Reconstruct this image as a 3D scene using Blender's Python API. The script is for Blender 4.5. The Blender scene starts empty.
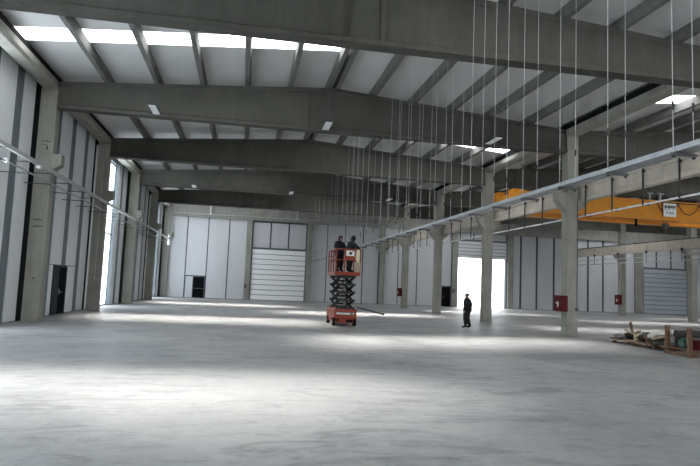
import bpy, bmesh, math, random
from mathutils import Vector, Matrix
random.seed(7)
C = bpy.context.scene.collection
PI = math.pi

# ------------------------------------------------------------------ camera
F = 578.365
yaw, pit, rol = math.radians(10.187), math.radians(5.218), math.radians(2.324)
HC = 1.8124
fw = Vector((math.sin(yaw)*math.cos(pit), math.cos(yaw)*math.cos(pit), math.sin(pit)))
r0 = Vector((math.cos(yaw), -math.sin(yaw), 0)); u0 = r0.cross(fw)
R_ = r0*math.cos(rol)+u0*math.sin(rol); U_ = -r0*math.sin(rol)+u0*math.cos(rol)
cd = bpy.data.cameras.new('camera'); cam = bpy.data.objects.new('camera', cd); C.objects.link(cam)
cam.matrix_world = Matrix(((R_.x, U_.x, -fw.x, 0), (R_.y, U_.y, -fw.y, 0), (R_.z, U_.z, -fw.z, HC), (0, 0, 0, 1)))
cd.sensor_fit = 'HORIZONTAL'; cd.sensor_width = 36; cd.lens = F/700*36
cd.clip_start = .05; cd.clip_end = 1000
sc = bpy.context.scene
sc.camera = cam

# ------------------------------------------------------------------ dimensions (metres)
XL, XR, XA = -7.454, 14.03, 3.29      # hall one: inner face of left columns, left face of right columns, ridge
Y1, S = 23.49, 9.0                    # front face of the first column row, bay
def row(i): return Y1+(i-1)*S         # row(1) = nearest column row in view
XR2 = 14.57; XA2 = 25.22; X3 = 35.88; X3b = 36.42; XA3 = 46.7; XE = 57.6
ZB, ZE, ZT = 8.2, 9.24, 10.08          # beam bottom, beam top at eave, beam top at ridge
PH = .34                              # purlin height
YB = 60.0                             # face of back wall
YF = -14.0
XWL = -8.25

# ------------------------------------------------------------------ materials
def new_mat(name):
    m = bpy.data.materials.new(name); m.use_nodes = True
    nt = m.node_tree; nt.nodes.clear()
    o = nt.nodes.new('ShaderNodeOutputMaterial'); b = nt.nodes.new('ShaderNodeBsdfPrincipled')
    nt.links.new(b.outputs[0], o.inputs[0])
    return m, nt, b
def ramp(nt, src, stops):
    r = nt.nodes.new('ShaderNodeValToRGB'); e = r.color_ramp.elements
    while len(e) < len(stops): e.new(.5)
    for k, (p, c) in enumerate(stops):
        e[k].position = p; e[k].color = (c[0], c[1], c[2], 1) if hasattr(c, '__len__') else (c, c, c, 1)
    nt.links.new(src, r.inputs[0]); return r.outputs[0]
def noise(nt, vec, scale, detail=6, rough=.6, dist=0):
    n = nt.nodes.new('ShaderNodeTexNoise'); n.inputs['Scale'].default_value = scale
    n.inputs['Detail'].default_value = detail; n.inputs['Roughness'].default_value = rough
    n.inputs['Distortion'].default_value = dist
    nt.links.new(vec, n.inputs['Vector']); return n.outputs[0]
def wpos(nt, scale=(1, 1, 1), rot=(0, 0, 0)):
    g = nt.nodes.new('ShaderNodeNewGeometry'); mp = nt.nodes.new('ShaderNodeMapping')
    mp.inputs['Scale'].default_value = scale; mp.inputs['Rotation'].default_value = rot
    nt.links.new(g.outputs['Position'], mp.inputs['Vector']); return mp.outputs[0]
def mul(nt, a, b, f=1.0):
    m = nt.nodes.new('ShaderNodeMix'); m.data_type = 'RGBA'; m.blend_type = 'MULTIPLY'; m.inputs[0].default_value = f
    nt.links.new(a, m.inputs[6]); nt.links.new(b, m.inputs[7]); return m.outputs[2]
def bump(nt, b, h, st, d=.02):
    n = nt.nodes.new('ShaderNodeBump'); n.inputs['Strength'].default_value = st; n.inputs['Distance'].default_value = d
    nt.links.new(h, n.inputs['Height']); nt.links.new(n.outputs[0], b.inputs['Normal'])
def plain(name, col, rough=.6, metal=0., var=.12, scale=6, spec=.4):
    m, nt, b = new_mat(name)
    v = wpos(nt)
    lo = tuple(c*(1-var) for c in col); hi = tuple(min(1, c*(1+var)) for c in col)
    nt.links.new(ramp(nt, noise(nt, v, scale), [(.3, lo), (.7, hi)]), b.inputs['Base Color'])
    b.inputs['Roughness'].default_value = rough; b.inputs['Metallic'].default_value = metal
    b.inputs['Specular IOR Level'].default_value = spec
    return m
def concrete(name, col, rough=.85, streak=True):
    m, nt, b = new_mat(name)
    v = wpos(nt)
    c1 = ramp(nt, noise(nt, v, .9, 8, .65), [(.28, tuple(c*.78 for c in col)), (.72, tuple(c*1.14 for c in col))])
    c2 = ramp(nt, noise(nt, wpos(nt, (3.2, 3.2, .35)), 1.3, 5, .6), [(.35, .84), (.62, 1.0)])
    c3 = ramp(nt, noise(nt, v, 9, 3, .5), [(.27, .55), (.35, 1.0)])
    out = mul(nt, mul(nt, c1, c2, 1 if streak else .3), c3, .7)
    nt.links.new(out, b.inputs['Base Color']); b.inputs['Roughness'].default_value = rough
    b.inputs['Specular IOR Level'].default_value = .25
    bump(nt, b, noise(nt, v, 25, 4), .25, .01)
    return m
M = {}
M['concrete'] = concrete('precast_concrete', (.31, .305, .27))
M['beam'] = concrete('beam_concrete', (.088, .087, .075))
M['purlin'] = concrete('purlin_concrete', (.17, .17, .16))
M['gable'] = concrete('gable_concrete', (.36, .35, .32))
M['runway'] = concrete('runway_concrete', (.62, .56, .48))
# floor
m, nt, b = new_mat('power_floated_floor')
v = wpos(nt)
base = ramp(nt, noise(nt, v, .22, 7, .62, .4), [(.3, (.22, .23, .24)), (.7, (.39, .39, .385))])
wisp = ramp(nt, noise(nt, wpos(nt, (.55, 1.5, 1), (0, 0, .5)), 1.1, 9, .72, 1.6), [(.33, .58), (.49, 1.0)])
fine = ramp(nt, noise(nt, v, 5, 6, .7, .6), [(.3, .86), (.65, 1.05)])
scr = ramp(nt, noise(nt, wpos(nt, (.9, .12, 1), (0, 0, -.35)), 2.6, 6, .7, 2.0), [(.31, .78), (.37, 1.0)])
nt.links.new(mul(nt, mul(nt, mul(nt, base, wisp), fine), scr, .8), b.inputs['Base Color'])
nt.links.new(ramp(nt, noise(nt, v, .8, 6), [(.3, .42), (.7, .62)]), b.inputs['Roughness'])
b.inputs['Specular IOR Level'].default_value = .35
M['floor'] = m
# cladding
def cladding(name, col, axis):
    m, nt, b = new_mat(name)
    v = wpos(nt)
    sc_ = (7, .01, .01) if axis == 'X' else (.01, 7, .01)
    rib = nt.nodes.new('ShaderNodeTexWave'); rib.bands_direction = axis; rib.inputs['Scale'].default_value = 2.2
    nt.links.new(v, rib.inputs['Vector'])
    rc = ramp(nt, rib.outputs['Fac'], [(0, .93), (.25, 1.0)])
    c = ramp(nt, noise(nt, wpos(nt, (1, 1, .3)), .6, 5), [(.3, tuple(x*.93 for x in col)), (.7, col)])
    nt.links.new(mul(nt, c, rc), b.inputs['Base Color']); b.inputs['Roughness'].default_value = .55
    b.inputs['Specular IOR Level'].default_value = .35
    return m
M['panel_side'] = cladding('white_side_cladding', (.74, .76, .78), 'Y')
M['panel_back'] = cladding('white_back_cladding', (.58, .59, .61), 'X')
M['joint'] = plain('blue_grey_joint', (.13, .15, .17), .5)
M['joint_dark'] = plain('dark_joint', (.075, .082, .095), .6)
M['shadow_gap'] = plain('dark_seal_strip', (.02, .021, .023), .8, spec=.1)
M['gap_shade'] = plain('black_gap_shade', (.012, .012, .012), .9, spec=.05)
M['roof'] = plain('pale_roof_panel', (.66, .66, .65), .6, 0, .05, .7)
M['ribdoor'] = plain('white_sectional_door', (.93, .93, .93), .5, 0, .02, .8)
M['greydoor'] = plain('grey_sectional_door', (.42, .46, .50), .5, 0, .05, .8)
M['shutter'] = plain('pale_shutter', (.72, .74, .76), .5, 0, .05, .8)
M['darkdoor'] = plain('near_black_door', (.004, .0045, .005), .9, spec=.08)
M['bluedoor'] = plain('blue_grey_door', (.03, .04, .05), .7, spec=.15)
M['steel'] = plain('galvanised_steel', (.37, .39, .40), .42, .55, .15, 9)
M['darksteel'] = plain('dark_steel', (.045, .045, .045), .5, .3)
M['black'] = plain('black_rubber', (.008, .008, .009), .8, spec=.15)
M['white'] = plain('white_paint', (.82, .83, .82), .5, 0, .03)
M['rod'] = plain('bright_rod', (.50, .51, .50), .4, .3, .05)
M['red_lift'] = plain('orange_red_paint', (.27, .040, .018), .5, 0, .15, 8)
M['red_box'] = plain('dark_red_paint', (.085, .006, .008), .6, 0, .15, 8, .15)
M['orange'] = plain('crane_orange', (.72, .28, .015), .5, 0, .1, 2)
M['wood'] = plain('weathered_wood', (.17, .10, .062), .85, 0, .35, 14)
M['wood_pale'] = plain('pale_wood', (.42, .33, .23), .8, 0, .25, 14)
M['green'] = plain('green_plastic', (.03, .075, .06), .5)
M['cloth_dark'] = plain('dark_clothing', (.014, .014, .018), .9)
M['trouser'] = plain('dark_trousers', (.012, .012, .014), .9)
M['navy'] = plain('navy_jacket', (.014, .016, .028), .9)
M['skin'] = plain('skin', (.36, .19, .13), .55)
M['hair'] = plain('short_hair', (.05, .045, .04), .8)
M['cable_red'] = plain('dark_red_cable', (.09, .018, .012), .5)
M['debris_grey'] = plain('grey_scrap', (.20, .20, .20), .8, 0, .3, 8)
M['debris_white'] = plain('white_sacking', (.62, .60, .55), .8, 0, .2, 8)
M['debris_dark'] = plain('dark_scrap', (.035, .03, .025), .8, 0, .3, 8)
M['cream'] = plain('cream_board', (.72, .66, .45), .7, 0, .1, 8)
M['pink'] = plain('pinkish_red_print', (.55, .12, .12), .6)
M['yard'] = plain('yard_concrete', (.62, .61, .58), .9, 0, .1, .6)
M['mark'] = plain('stencil_ink', (.05, .05, .05), .9)
M['socket'] = plain('grey_box', (.10, .10, .10), .6)
def emit(name, col, s):
    m = bpy.data.materials.new(name); m.use_nodes = True; nt = m.node_tree; nt.nodes.clear()
    o = nt.nodes.new('ShaderNodeOutputMaterial'); e = nt.nodes.new('ShaderNodeEmission')
    e.inputs[0].default_value = (*col, 1); e.inputs[1].default_value = s
    nt.links.new(e.outputs[0], o.inputs[0]); return m
SKY_E = 7.0
M['skylight'] = emit('daylit_rooflight', (.95, .98, 1.0), SKY_E)
m, nt, b = new_mat('polycarbonate')
o = [n for n in nt.nodes if n.type == 'OUTPUT_MATERIAL'][0]
mx = nt.nodes.new('ShaderNodeMixShader'); tr = nt.nodes.new('ShaderNodeBsdfTransparent'); tl = nt.nodes.new('ShaderNodeBsdfTranslucent')
tr.inputs[0].default_value = (.92, .95, .97, 1); tl.inputs[0].default_value = (.92, .95, .97, 1); mx.inputs[0].default_value = .45
nt.links.new(tr.outputs[0], mx.inputs[1]); nt.links.new(tl.outputs[0], mx.inputs[2]); nt.links.new(mx.outputs[0], o.inputs[0])
M['pane'] = m

# ------------------------------------------------------------------ mesh builder
class MB:
    def __init__(s): s.v = []; s.f = []; s.mi = []
    def add(s, vs, fs, mi=0):
        n = len(s.v); s.v += [tuple(x) for x in vs]; s.f += [tuple(i+n for i in f) for f in fs]; s.mi += [mi]*len(fs); return s
    def box(s, x0, x1, y0, y1, z0, z1, mi=0):
        return s.add([(x0,y0,z0),(x1,y0,z0),(x1,y1,z0),(x0,y1,z0),(x0,y0,z1),(x1,y0,z1),(x1,y1,z1),(x0,y1,z1)],
                     [(0,3,2,1),(4,5,6,7),(0,1,5,4),(1,2,6,5),(2,3,7,6),(3,0,4,7)], mi)
    def obox(s, c, ax, ay, az, mi=0):   # centre and three half-axis vectors
        c, ax, ay, az = map(Vector, (c, ax, ay, az))
        vs = [c+ax*i+ay*j+az*k for k in (-1, 1) for (i, j) in ((-1,-1),(1,-1),(1,1),(-1,1))]
        return s.add(vs, [(0,3,2,1),(4,5,6,7),(0,1,5,4),(1,2,6,5),(2,3,7,6),(3,0,4,7)], mi)
    def bar(s, a, b_, w, h, mi=0, up=(0, 0, 1)):   # rectangular bar from a to b_
        a, b_ = Vector(a), Vector(b_); d = (b_-a); L = d.length; d.normalize()
        u = Vector(up)
        if abs(d.dot(u)) > .95: u = Vector((1, 0, 0))
        sd = d.cross(u).normalized(); u2 = sd.cross(d)
        return s.obox((a+b_)/2, d*(L/2), sd*(w/2), u2*(h/2), mi)
    def prism(s, prof, axis, t0, t1, mi=0):    # closed profile (2-D) extruded along axis
        n = len(prof)
        def P(p, t):
            return {'X': (t, p[0], p[1]), 'Y': (p[0], t, p[1]), 'Z': (p[0], p[1], t)}[axis]
        vs = [P(p, t0) for p in prof]+[P(p, t1) for p in prof]
        fs = [(i, (i+1) % n, (i+1) % n+n, i+n) for i in range(n)]+[tuple(range(n))[::-1], tuple(range(n, 2*n))]
        return s.add(vs, fs, mi)
    def tube(s, pts, r, seg=8, mi=0, cap=True):
        pts = [Vector(p) for p in pts]; rs = r if hasattr(r, '__len__') else [r]*len(pts)
        rings = []; prev = None
        for i, p in enumerate(pts):
            d = (pts[min(i+1, len(pts)-1)]-pts[max(i-1, 0)]).normalized()
            u = Vector((0, 0, 1)) if abs(d.z) < .9 else Vector((1, 0, 0))
            a = d.cross(u).normalized(); b_ = a.cross(d)
            rings.append([p+(a*math.cos(2*PI*k/seg)+b_*math.sin(2*PI*k/seg))*rs[i] for k in range(seg)])
        vs = [x for rg in rings for x in rg]; fs = []
        for i in range(len(pts)-1):
            for k in range(seg):
                fs.append((i*seg+k, i*seg+(k+1) % seg, (i+1)*seg+(k+1) % seg, (i+1)*seg+k))
        if cap: fs += [tuple(range(seg))[::-1], tuple(range((len(pts)-1)*seg, len(pts)*seg))]
        return s.add(vs, fs, mi)
    def ball(s, c, rx, ry, rz, seg=12, rings=8, mi=0):
        vs = [(c[0], c[1], c[2]-rz)]; fs = []
        for i in range(1, rings):
            t = -PI/2+PI*i/rings
            for k in range(seg):
                a = 2*PI*k/seg; vs.append((c[0]+rx*math.cos(t)*math.cos(a), c[1]+ry*math.cos(t)*math.sin(a), c[2]+rz*math.sin(t)))
        vs.append((c[0], c[1], c[2]+rz)); top = len(vs)-1
        for k in range(seg): fs.append((0, 1+(k+1) % seg, 1+k))
        for i in range(rings-2):
            for k in range(seg):
                a = 1+i*seg+k; b_ = 1+i*seg+(k+1) % seg; fs.append((a, b_, b_+seg, a+seg))
        o_ = 1+(rings-2)*seg
        for k in range(seg): fs.append((o_+k, o_+(k+1) % seg, top))
        return s.add(vs, fs, mi)
    def build(s, name, mats, parent=None, bevel=0, smooth=False, origin=None):
        if not isinstance(mats, (list, tuple)): mats = [mats]
        me = bpy.data.meshes.new(name)
        if origin is not None:
            s.v = [(x-origin[0], y-origin[1], z-origin[2]) for x, y, z in s.v]
        me.from_pydata(s.v, [], s.f)
        for mm in mats: me.materials.append(M[mm] if isinstance(mm, str) else mm)
        for p, k in zip(me.polygons, s.mi): p.material_index = k
        bm = bmesh.new(); bm.from_mesh(me); bmesh.ops.recalc_face_normals(bm, faces=bm.faces)
        bm.to_mesh(me); bm.free()
        if smooth:
            for p in me.polygons: p.use_smooth = True
        o_ = bpy.data.objects.new(name, me); C.objects.link(o_)
        if origin is not None: o_.location = origin
        if parent is not None: o_.parent = parent
        if bevel:
            bv = o_.modifiers.new('bevel', 'BEVEL'); bv.width = bevel; bv.segments = 2; bv.limit_method = 'ANGLE'
        return o_
def tag(o_, label, cat, group=None, kind=None):
    o_['label'] = label; o_['category'] = cat
    if group: o_['group'] = group
    if kind: o_['kind'] = kind
    return o_
def struct(o_): o_['kind'] = 'structure'; return o_
def thing(name, loc, label, cat, group=None, rz=0):
    o_ = bpy.data.objects.new(name, None); C.objects.link(o_); o_.location = loc; o_.rotation_euler = (0, 0, rz)
    o_.empty_display_size = .2
    return tag(o_, label, cat, group)
def dup(root, loc, label, group=None, rz=None):
    r = root.copy(); C.objects.link(r); r.location = loc; r['label'] = label
    if rz is not None: r.rotation_euler = (0, 0, rz)
    for ch in list(root.children):
        c = ch.copy(); C.objects.link(c); c.parent = r
        for g in ch.children:
            d = g.copy(); C.objects.link(d); d.parent = c
    return r
ORD = ['first', 'second', 'third', 'fourth', 'fifth', 'sixth', 'seventh', 'eighth', 'ninth', 'tenth', 'eleventh', 'twelfth',
       'thirteenth', 'fourteenth', 'fifteenth', 'sixteenth', 'seventeenth', 'eighteenth', 'nineteenth', 'twentieth', 'twenty-first',
       'twenty-second', 'twenty-third', 'twenty-fourth', 'twenty-fifth', 'twenty-sixth']

# ------------------------------------------------------------------ floor and ground outside
struct(MB().box(-8.6, XE+.2, YF-.2, YB+.35, -.25, 0).build('floor', 'floor'))
struct(MB().box(-60, 120, YB+.36, 160, -.30, -.04).build('ground_outside', 'yard'))

# ------------------------------------------------------------------ left wall
WIN = [(-.8, 1.9), (8.0, 11.8), (17.6, 20.2), (35.6, 38.7), (53.9, 57.3)]      # tall glazed strips; the second is unseen, added to brighten the roof
JOINTS = [22.05+2.25*k for k in range(-16, 17)]
w = MB(); prev = YF
for a, b_ in WIN+[(YB+.3, None)]:
    w.box(-8.6, -8.285, prev, a, 0, 10.2, 0)
    prev = b_
for a, b_ in WIN:
    w.box(-8.6, -8.285, a, b_, 8.85, 10.2, 0)
js = [YF]+[j for j in JOINTS if YF < j < YB]+[YB]
dy0, dy1 = 27.38, 29.30
for a, b_ in zip(js[:-1], js[1:]):
    p0, p1 = a+.36, b_-.36
    if any(p0 < wb and p1 > wa for wa, wb in WIN): 
        for wa, wb in WIN:
            if p0 < wb and p1 > wa:
                if p0 < wa-.25: w.box(-8.36, XWL, p0, wa-.12, .03, 9.4, 1)
                if p1 > wb+.25: w.box(-8.36, XWL, wb+.12, p1, .03, 9.4, 1)
        continue
    if p0 < dy1 and p1 > dy0:
        if p0 < dy0-.05: w.box(-8.36, XWL, p0, min(p1, dy0-.03), .03, 2.2, 1)
        w.box(-8.36, XWL, p0, p1, 2.24, 9.4, 1)
        if p1 > dy1+.05: w.box(-8.36, XWL, max(p0, dy1+.03), p1, .03, 2.2, 1)
        continue
    w.box(-8.36, XWL, p0, p1, .03, 9.4, 1)
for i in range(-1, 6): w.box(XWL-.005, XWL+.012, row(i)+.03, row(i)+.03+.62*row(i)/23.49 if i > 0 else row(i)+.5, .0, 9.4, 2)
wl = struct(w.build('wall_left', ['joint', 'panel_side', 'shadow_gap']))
nwin = 0
for a, b_ in WIN:
    nwin += 1
    fr = MB()
    for y in (a+.03, b_-.03): fr.box(-8.55, -8.42, y-.03, y+.03, 0, 8.85)
    for z in (0.0, 4.4, 8.77): fr.box(-8.55, -8.42, a, b_, z, z+.08)
    f_ = struct(fr.build('window_%d' % nwin, 'joint'))
    MB().box(-8.50, -8.47, a, b_, .04, 8.82).build('pane', 'pane', f_)
# door in left wall : blue-grey leaf and near-black leaf in a frame
d = MB().box(-8.40, -8.20, dy0, dy0+.08, 0, 2.2).box(-8.40, -8.20, dy1-.08, dy1, 0, 2.2).box(-8.40, -8.20, dy0, dy1, 2.12, 2.2)
door1 = struct(d.build('door_1', 'bluedoor'))
MB().box(-8.36, -8.24, dy0+.08, 28.28, .01, 2.12).build('door_leaf', 'bluedoor', door1)
lf = MB().box(-8.36, -8.24, 28.30, dy1-.08, .01, 2.12).build('door_leaf', 'darkdoor', door1)
MB().tube([(-8.24, 28.42, 1.0), (-8.17, 28.42, 1.0), (-8.17, 28.60, 1.0)], .014).box(-8.245, -8.23, 28.38, 28.46, .9, 1.14).build('door_handle', 'steel', lf)

# ------------------------------------------------------------------ back wall
A0, A1, AZ = .65, 6.22, 5.22           # white sectional door
B0, B1, BZ = 22.75, 28.50, 5.36        # open door
D0, D1, DZ = 45.32, 51.08, 5.20        # grey sectional door
w = MB()
w.box(-8.36, B0, YB+.06, YB+.30, 0, 8.17, 0).box(B1, XE, YB+.06, YB+.30, 0, 8.17, 0).box(B0, B1, YB+.06, YB+.30, BZ, 8.17, 0)
w.box(-8.36, XE, YB-.30, YB+.30, 8.17, 10.6, 2)
w.box(-8.36, XE, YB-.42, YB-.30, 8.10, 8.26, 2)
JB = [-7.55, -5.82, -3.77, -1.70, .12]
def panels(edges, z0, z1, g=.055):
    for a, b_ in zip(edges[:-1], edges[1:]): w.box(a+g, b_-g, YB, YB+.07, z0, z1, 1)
panels([-8.2, -5.82], .03, 8.1); panels([-3.77, -1.70, .15], .03, 8.1)
panels([-5.82, -3.77], 2.24, 8.1); w.box(-5.72, -5.04, YB, YB+.07, .03, 2.12, 1)
panels([A0, 2.5, 4.36, A1], 5.36, 7.95, .08)
panels([6.75, 8.41, 10.32, 12.26, 14.0, 16.15, 18.25, 20.2], .03, 8.1); panels([20.2, 22.15], 2.24, 8.1); w.box(20.3, 21.0, YB, YB+.07, .03, 2.12, 1)
panels([22.75, 24.66, 26.58, 28.5], 7.3, 8.1, .08)
panels([28.2+.9, 30.24, 32.17, 34.24, 36.3, 38.46, 40.35, 42.38, 44.5], .03, 8.1, .13)
panels([D0, 47.24, 49.16, D1], 5.34, 7.95, .12)
panels([52.0, 53.9, 55.8, 57.6], .03, 8.1, .13)
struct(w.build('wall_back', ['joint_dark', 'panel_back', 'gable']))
# pipe and conduit along the gable band
tag(MB().tube([(-7.37, YB-.48, 8.42), (13.6, YB-.48, 8.42)], .045).tube([(-7.37, YB-.48, 8.42), (-7.37, YB-.48, 5.2)], .045).build('conduit_pipe', 'rod'),
    'pale pipe running along the concrete band over the back wall and down its left corner', 'pipe')
def strut(x, z0, z1, lab):
    tag(MB().box(x-.05, x+.05, YB-.52, YB-.40, z0, z1).box(x-.12, x+.12, YB-.52, YB-.30, z0-.08, z0).build('pipe_bracket', 'white'), lab, 'bracket', 'brackets on the gable band')
strut(-3.65, 8.5, 9.35, 'small white upright bracket on the concrete band above the dark back door')
strut(5.1, 8.5, 9.35, 'small white upright bracket on the concrete band above the closed white door')

def sectional(name, x0, x1, z1, mat, n, zb=.04, y=YB-.22):
    d = MB(); h = (z1-zb)/n
    for k in range(n):
        z = zb+k*h
        d.prism([(y+.12, z), (y+.05, z), (y, z+.02), (y, z+h-.075), (y+.05, z+h-.05), (y+.12, z+h-.05)], 'X', x0+.06, x1-.06)
    o_ = struct(d.build(name, mat))
    MB().box(x0+.06, x1-.06, y+.125, y+.15, zb, z1).build('door_seal', 'joint_dark', o_)
    fr = MB().box(x0-.02, x0+.07, y-.04, y+.22, 0, z1+.1).box(x1-.07, x1+.02, y-.04, y+.22, 0, z1+.1).box(x0, x1, y-.02, y+.12, z1, z1+.14)
    fr.build('door_frame', 'joint', o_)
    return o_
sectional('door_3', A0, A1, AZ, 'ribdoor', 10)
d2 = struct(MB().box(-5.02, -4.95, YB-.08, YB+.1, 0, 2.14).box(-3.90, -3.83, YB-.08, YB+.1, 0, 2.14).box(-5.02, -3.83, YB-.08, YB+.1, 2.08, 2.15).build('door_2', 'joint_dark'))
lf = MB().box(-4.95, -3.90, YB-.04, YB+.05, .01, 2.08).build('door_leaf', 'darkdoor', d2)
MB().box(-4.85, -4.0, YB-.09, YB-.05, .93, .98).box(-4.86, -4.82, YB-.09, YB-.03, .9, 1.01).box(-4.03, -3.99, YB-.09, YB-.03, .9, 1.01).build('push_bar', 'socket', lf)
d4 = struct(MB().box(21.03, 21.09, YB-.08, YB+.1, 0, 2.14).box(22.02, 22.08, YB-.08, YB+.1, 0, 2.14).box(21.03, 22.08, YB-.08, YB+.1, 2.10, 2.17).build('door_4', 'joint_dark'))
lf = MB().box(21.09, 22.02, YB-.04, YB+.05, .01, 2.10).build('door_leaf', 'darkdoor', d4)
MB().tube([(21.2, YB-.04, 1.0), (21.2, YB-.10, 1.0), (21.35, YB-.10, 1.0)], .014).build('door_handle', 'steel', lf)
d5 = sectional('door_5', B0, B1, 7.25, 'shutter', 5, BZ, YB-.14)
for x0 in (B0, B1-.12): MB().box(x0, x0+.12, YB-.10, YB+.3, 0, BZ).build('door_jamb', 'joint_dark', d5)
sectional('door_6', D0, D1, DZ, 'greydoor', 10)
# board with pinkish print standing in the yard, seen through the open door
t = thing('notice_board', (27.9, 71.5, -.04), 'faint pinkish board in the bright yard outside the open door', 'sign')
MB().box(-.5, .5, -.03, .03, .95, 1.55).build('board', 'white', t)
MB().box(-.42, .30, -.05, -.031, 1.30, 1.47).box(-.42, .40, -.05, -.031, 1.06, 1.22).build('print', 'pink', t)
for sx in (-.42, .42): MB().box(sx-.03, sx+.03, -.02, .03, 0, .95).build('leg', 'steel', t)

# ------------------------------------------------------------------ right wall and wall behind the camera
struct(MB().box(XE, XE+.25, YF, YB+.3, 0, 10.4).build('wall_right', 'panel_side'))
w = MB(); prev = -8.6
for a, b_ in ((19.0, 31.0), (39.0, 50.0), (XE+.25, None)):
    w.box(prev, a, YF-.2, YF, 0, 10.6); prev = b_
for a, b_ in ((19.0, 31.0), (39.0, 50.0)): w.box(a, b_, YF-.2, YF, 6.4, 10.6)
struct(w.build('wall_front', 'panel_back'))      # unseen openings added at the side-hall ends to let in more daylight

# ------------------------------------------------------------------ roof
SL = (ZT-ZE)/(XA-XL)
def zroof(x):
    for (a, m_, b_) in ((-8.3, XA, 14.30), (14.30, XA2, 36.15), (36.15, XA3, XE)):
        if x <= b_+1e-6:
            half = (b_-a)/2
            return ZT+PH-SL*abs(x-m_)
    return ZE+PH
SKY = []
HALVES = [(-7.75, XA), (XA, 14.0), (14.62, XA2), (XA2, 35.85), (36.45, XA3), (XA3, XE-.3)]
NB = range(-3, 5)                     # bays: bay i runs from row(i) to row(i+1)
def lit(hi, i): return (hi+i) % 2 == 0  # rooflights alternate between the two slopes
cei = MB(); nsk = nwin
edges = []
for i in NB:
    ys = row(i)+(4.86 if i % 2 == 0 else 5.45)
    edges.append((ys, ys+1.05))
skyw = []
for hi, (x0, x1) in enumerate(HALVES):
    z0, z1 = zroof(x0+.001), zroof(x1-.001)
    py = YF
    for (a, b_) in [e for i, e in zip(NB, edges) if lit(hi, i)]+[(YB+.3, None)]:
        if a > py:
            cei.add([(x0,py,z0),(x1,py,z1),(x1,a,z1),(x0,a,z0),(x0,py,z0+.12),(x1,py,z1+.12),(x1,a,z1+.12),(x0,a,z0+.12)],
                    [(0,3,2,1),(4,5,6,7),(0,1,5,4),(1,2,6,5),(2,3,7,6),(3,0,4,7)])
        if b_ is None: break
        py = b_
    for i, (a, b_) in zip(NB, edges):
        if not lit(hi, i): continue
        nsk += 1
        s_ = MB().add([(x0,a,z0+.02),(x1,a,z1+.02),(x1,b_,z1+.02),(x0,b_,z0+.02),(x0,a,z0+.10),(x1,a,z1+.10),(x1,b_,z1+.10),(x0,b_,z0+.10)],
                      [(0,3,2,1),(4,5,6,7),(0,1,5,4),(1,2,6,5),(2,3,7,6),(3,0,4,7)])
        struct(s_.build('window_%d' % nsk, 'skylight'))
        SKY.append((hi, i, x0, x1, a, b_, z0, z1))
# eave and valley flashings closing the roof over the gutters
for a, b_ in ((-8.6, -7.75), (14.0, 14.62), (35.85, 36.45), (XE-.3, XE+.25)):
    cei.box(a, b_, YF-.2, YB+.3, 9.98, 10.1)
    for x in (a, b_): cei.box(x-.02, x+.02, YF, YB+.3, 9.58, 10.1)
struct(cei.build('ceiling', 'roof'))

# ------------------------------------------------------------------ roof beams (tapered I-section)
def beam_mesh(xa, xm, xb):
    m = MB()
    FW, WW = .225, .14
    def prof(zb, zt):
        return [(-FW, zb), (FW, zb), (FW, zb+.12), (WW, zb+.17), (WW, zt-.20), (FW-.02, zt-.14), (FW-.02, zt), (-FW+.02, zt), (-FW+.02, zt-.14), (-WW, zt-.20), (-WW, zb+.17), (-FW, zb+.12)]
    st = [(xa, ZE), (xm, ZT), (xb, ZE)]
    P = [[(x-xm, y, z-ZB) for (y, z) in prof(ZB, zt)] for x, zt in st]
    n = len(P[0]); vs = [p for q in P for p in q]; fs = []
    for k in range(2):
        for j in range(n): fs.append((k*n+j, k*n+(j+1) % n, (k+1)*n+(j+1) % n, (k+1)*n+j))
    fs += [tuple(range(n))[::-1], tuple(range(2*n, 3*n))]
    m.add(vs, fs)
    return m
def rib(x, w_, zt):
    r = MB()
    for sy in (-1, 1): r.box(x-w_, x+w_, sy*.16 if sy > 0 else -.205, .205 if sy > 0 else -.16, .13, zt-ZB-.14)
    return r
def make_beam(hall, xa, xm, xb, i, label, proto=[None, None, None]):
    loc = (xm, row(i)+.225, ZB)
    if proto[hall] is None:
        t = thing('roof_beam', loc, label, 'beam', 'tapered concrete roof beams')
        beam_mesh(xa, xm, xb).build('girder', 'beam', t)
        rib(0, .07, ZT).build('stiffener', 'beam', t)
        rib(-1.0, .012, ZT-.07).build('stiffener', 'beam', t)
        proto[hall] = t; return t
    return dup(proto[hall], loc, label)
HB = {0: 'nearest huge concrete roof beam, crossing the top edge of the picture', 1: 'second concrete roof beam, from the first left column to the first pillar with red box',
      2: 'third concrete roof beam, ending at the pillar behind the standing man', 3: 'fourth concrete roof beam of the main hall, deep in the hall',
      4: 'fifth concrete roof beam, last one before the back wall of the main hall'}
for i in range(5): make_beam(0, XL, XA, XR, i, HB[i])
for i in range(0, 5): make_beam(1, XR2, XA2, X3, i, '%s concrete roof beam from the camera in the crane hall beyond the pillars' % ORD[i])
for i in range(2, 5): make_beam(2, X3b, XA3, XE, i, '%s concrete roof beam from the camera in the far right hall' % ORD[i-2])

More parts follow.
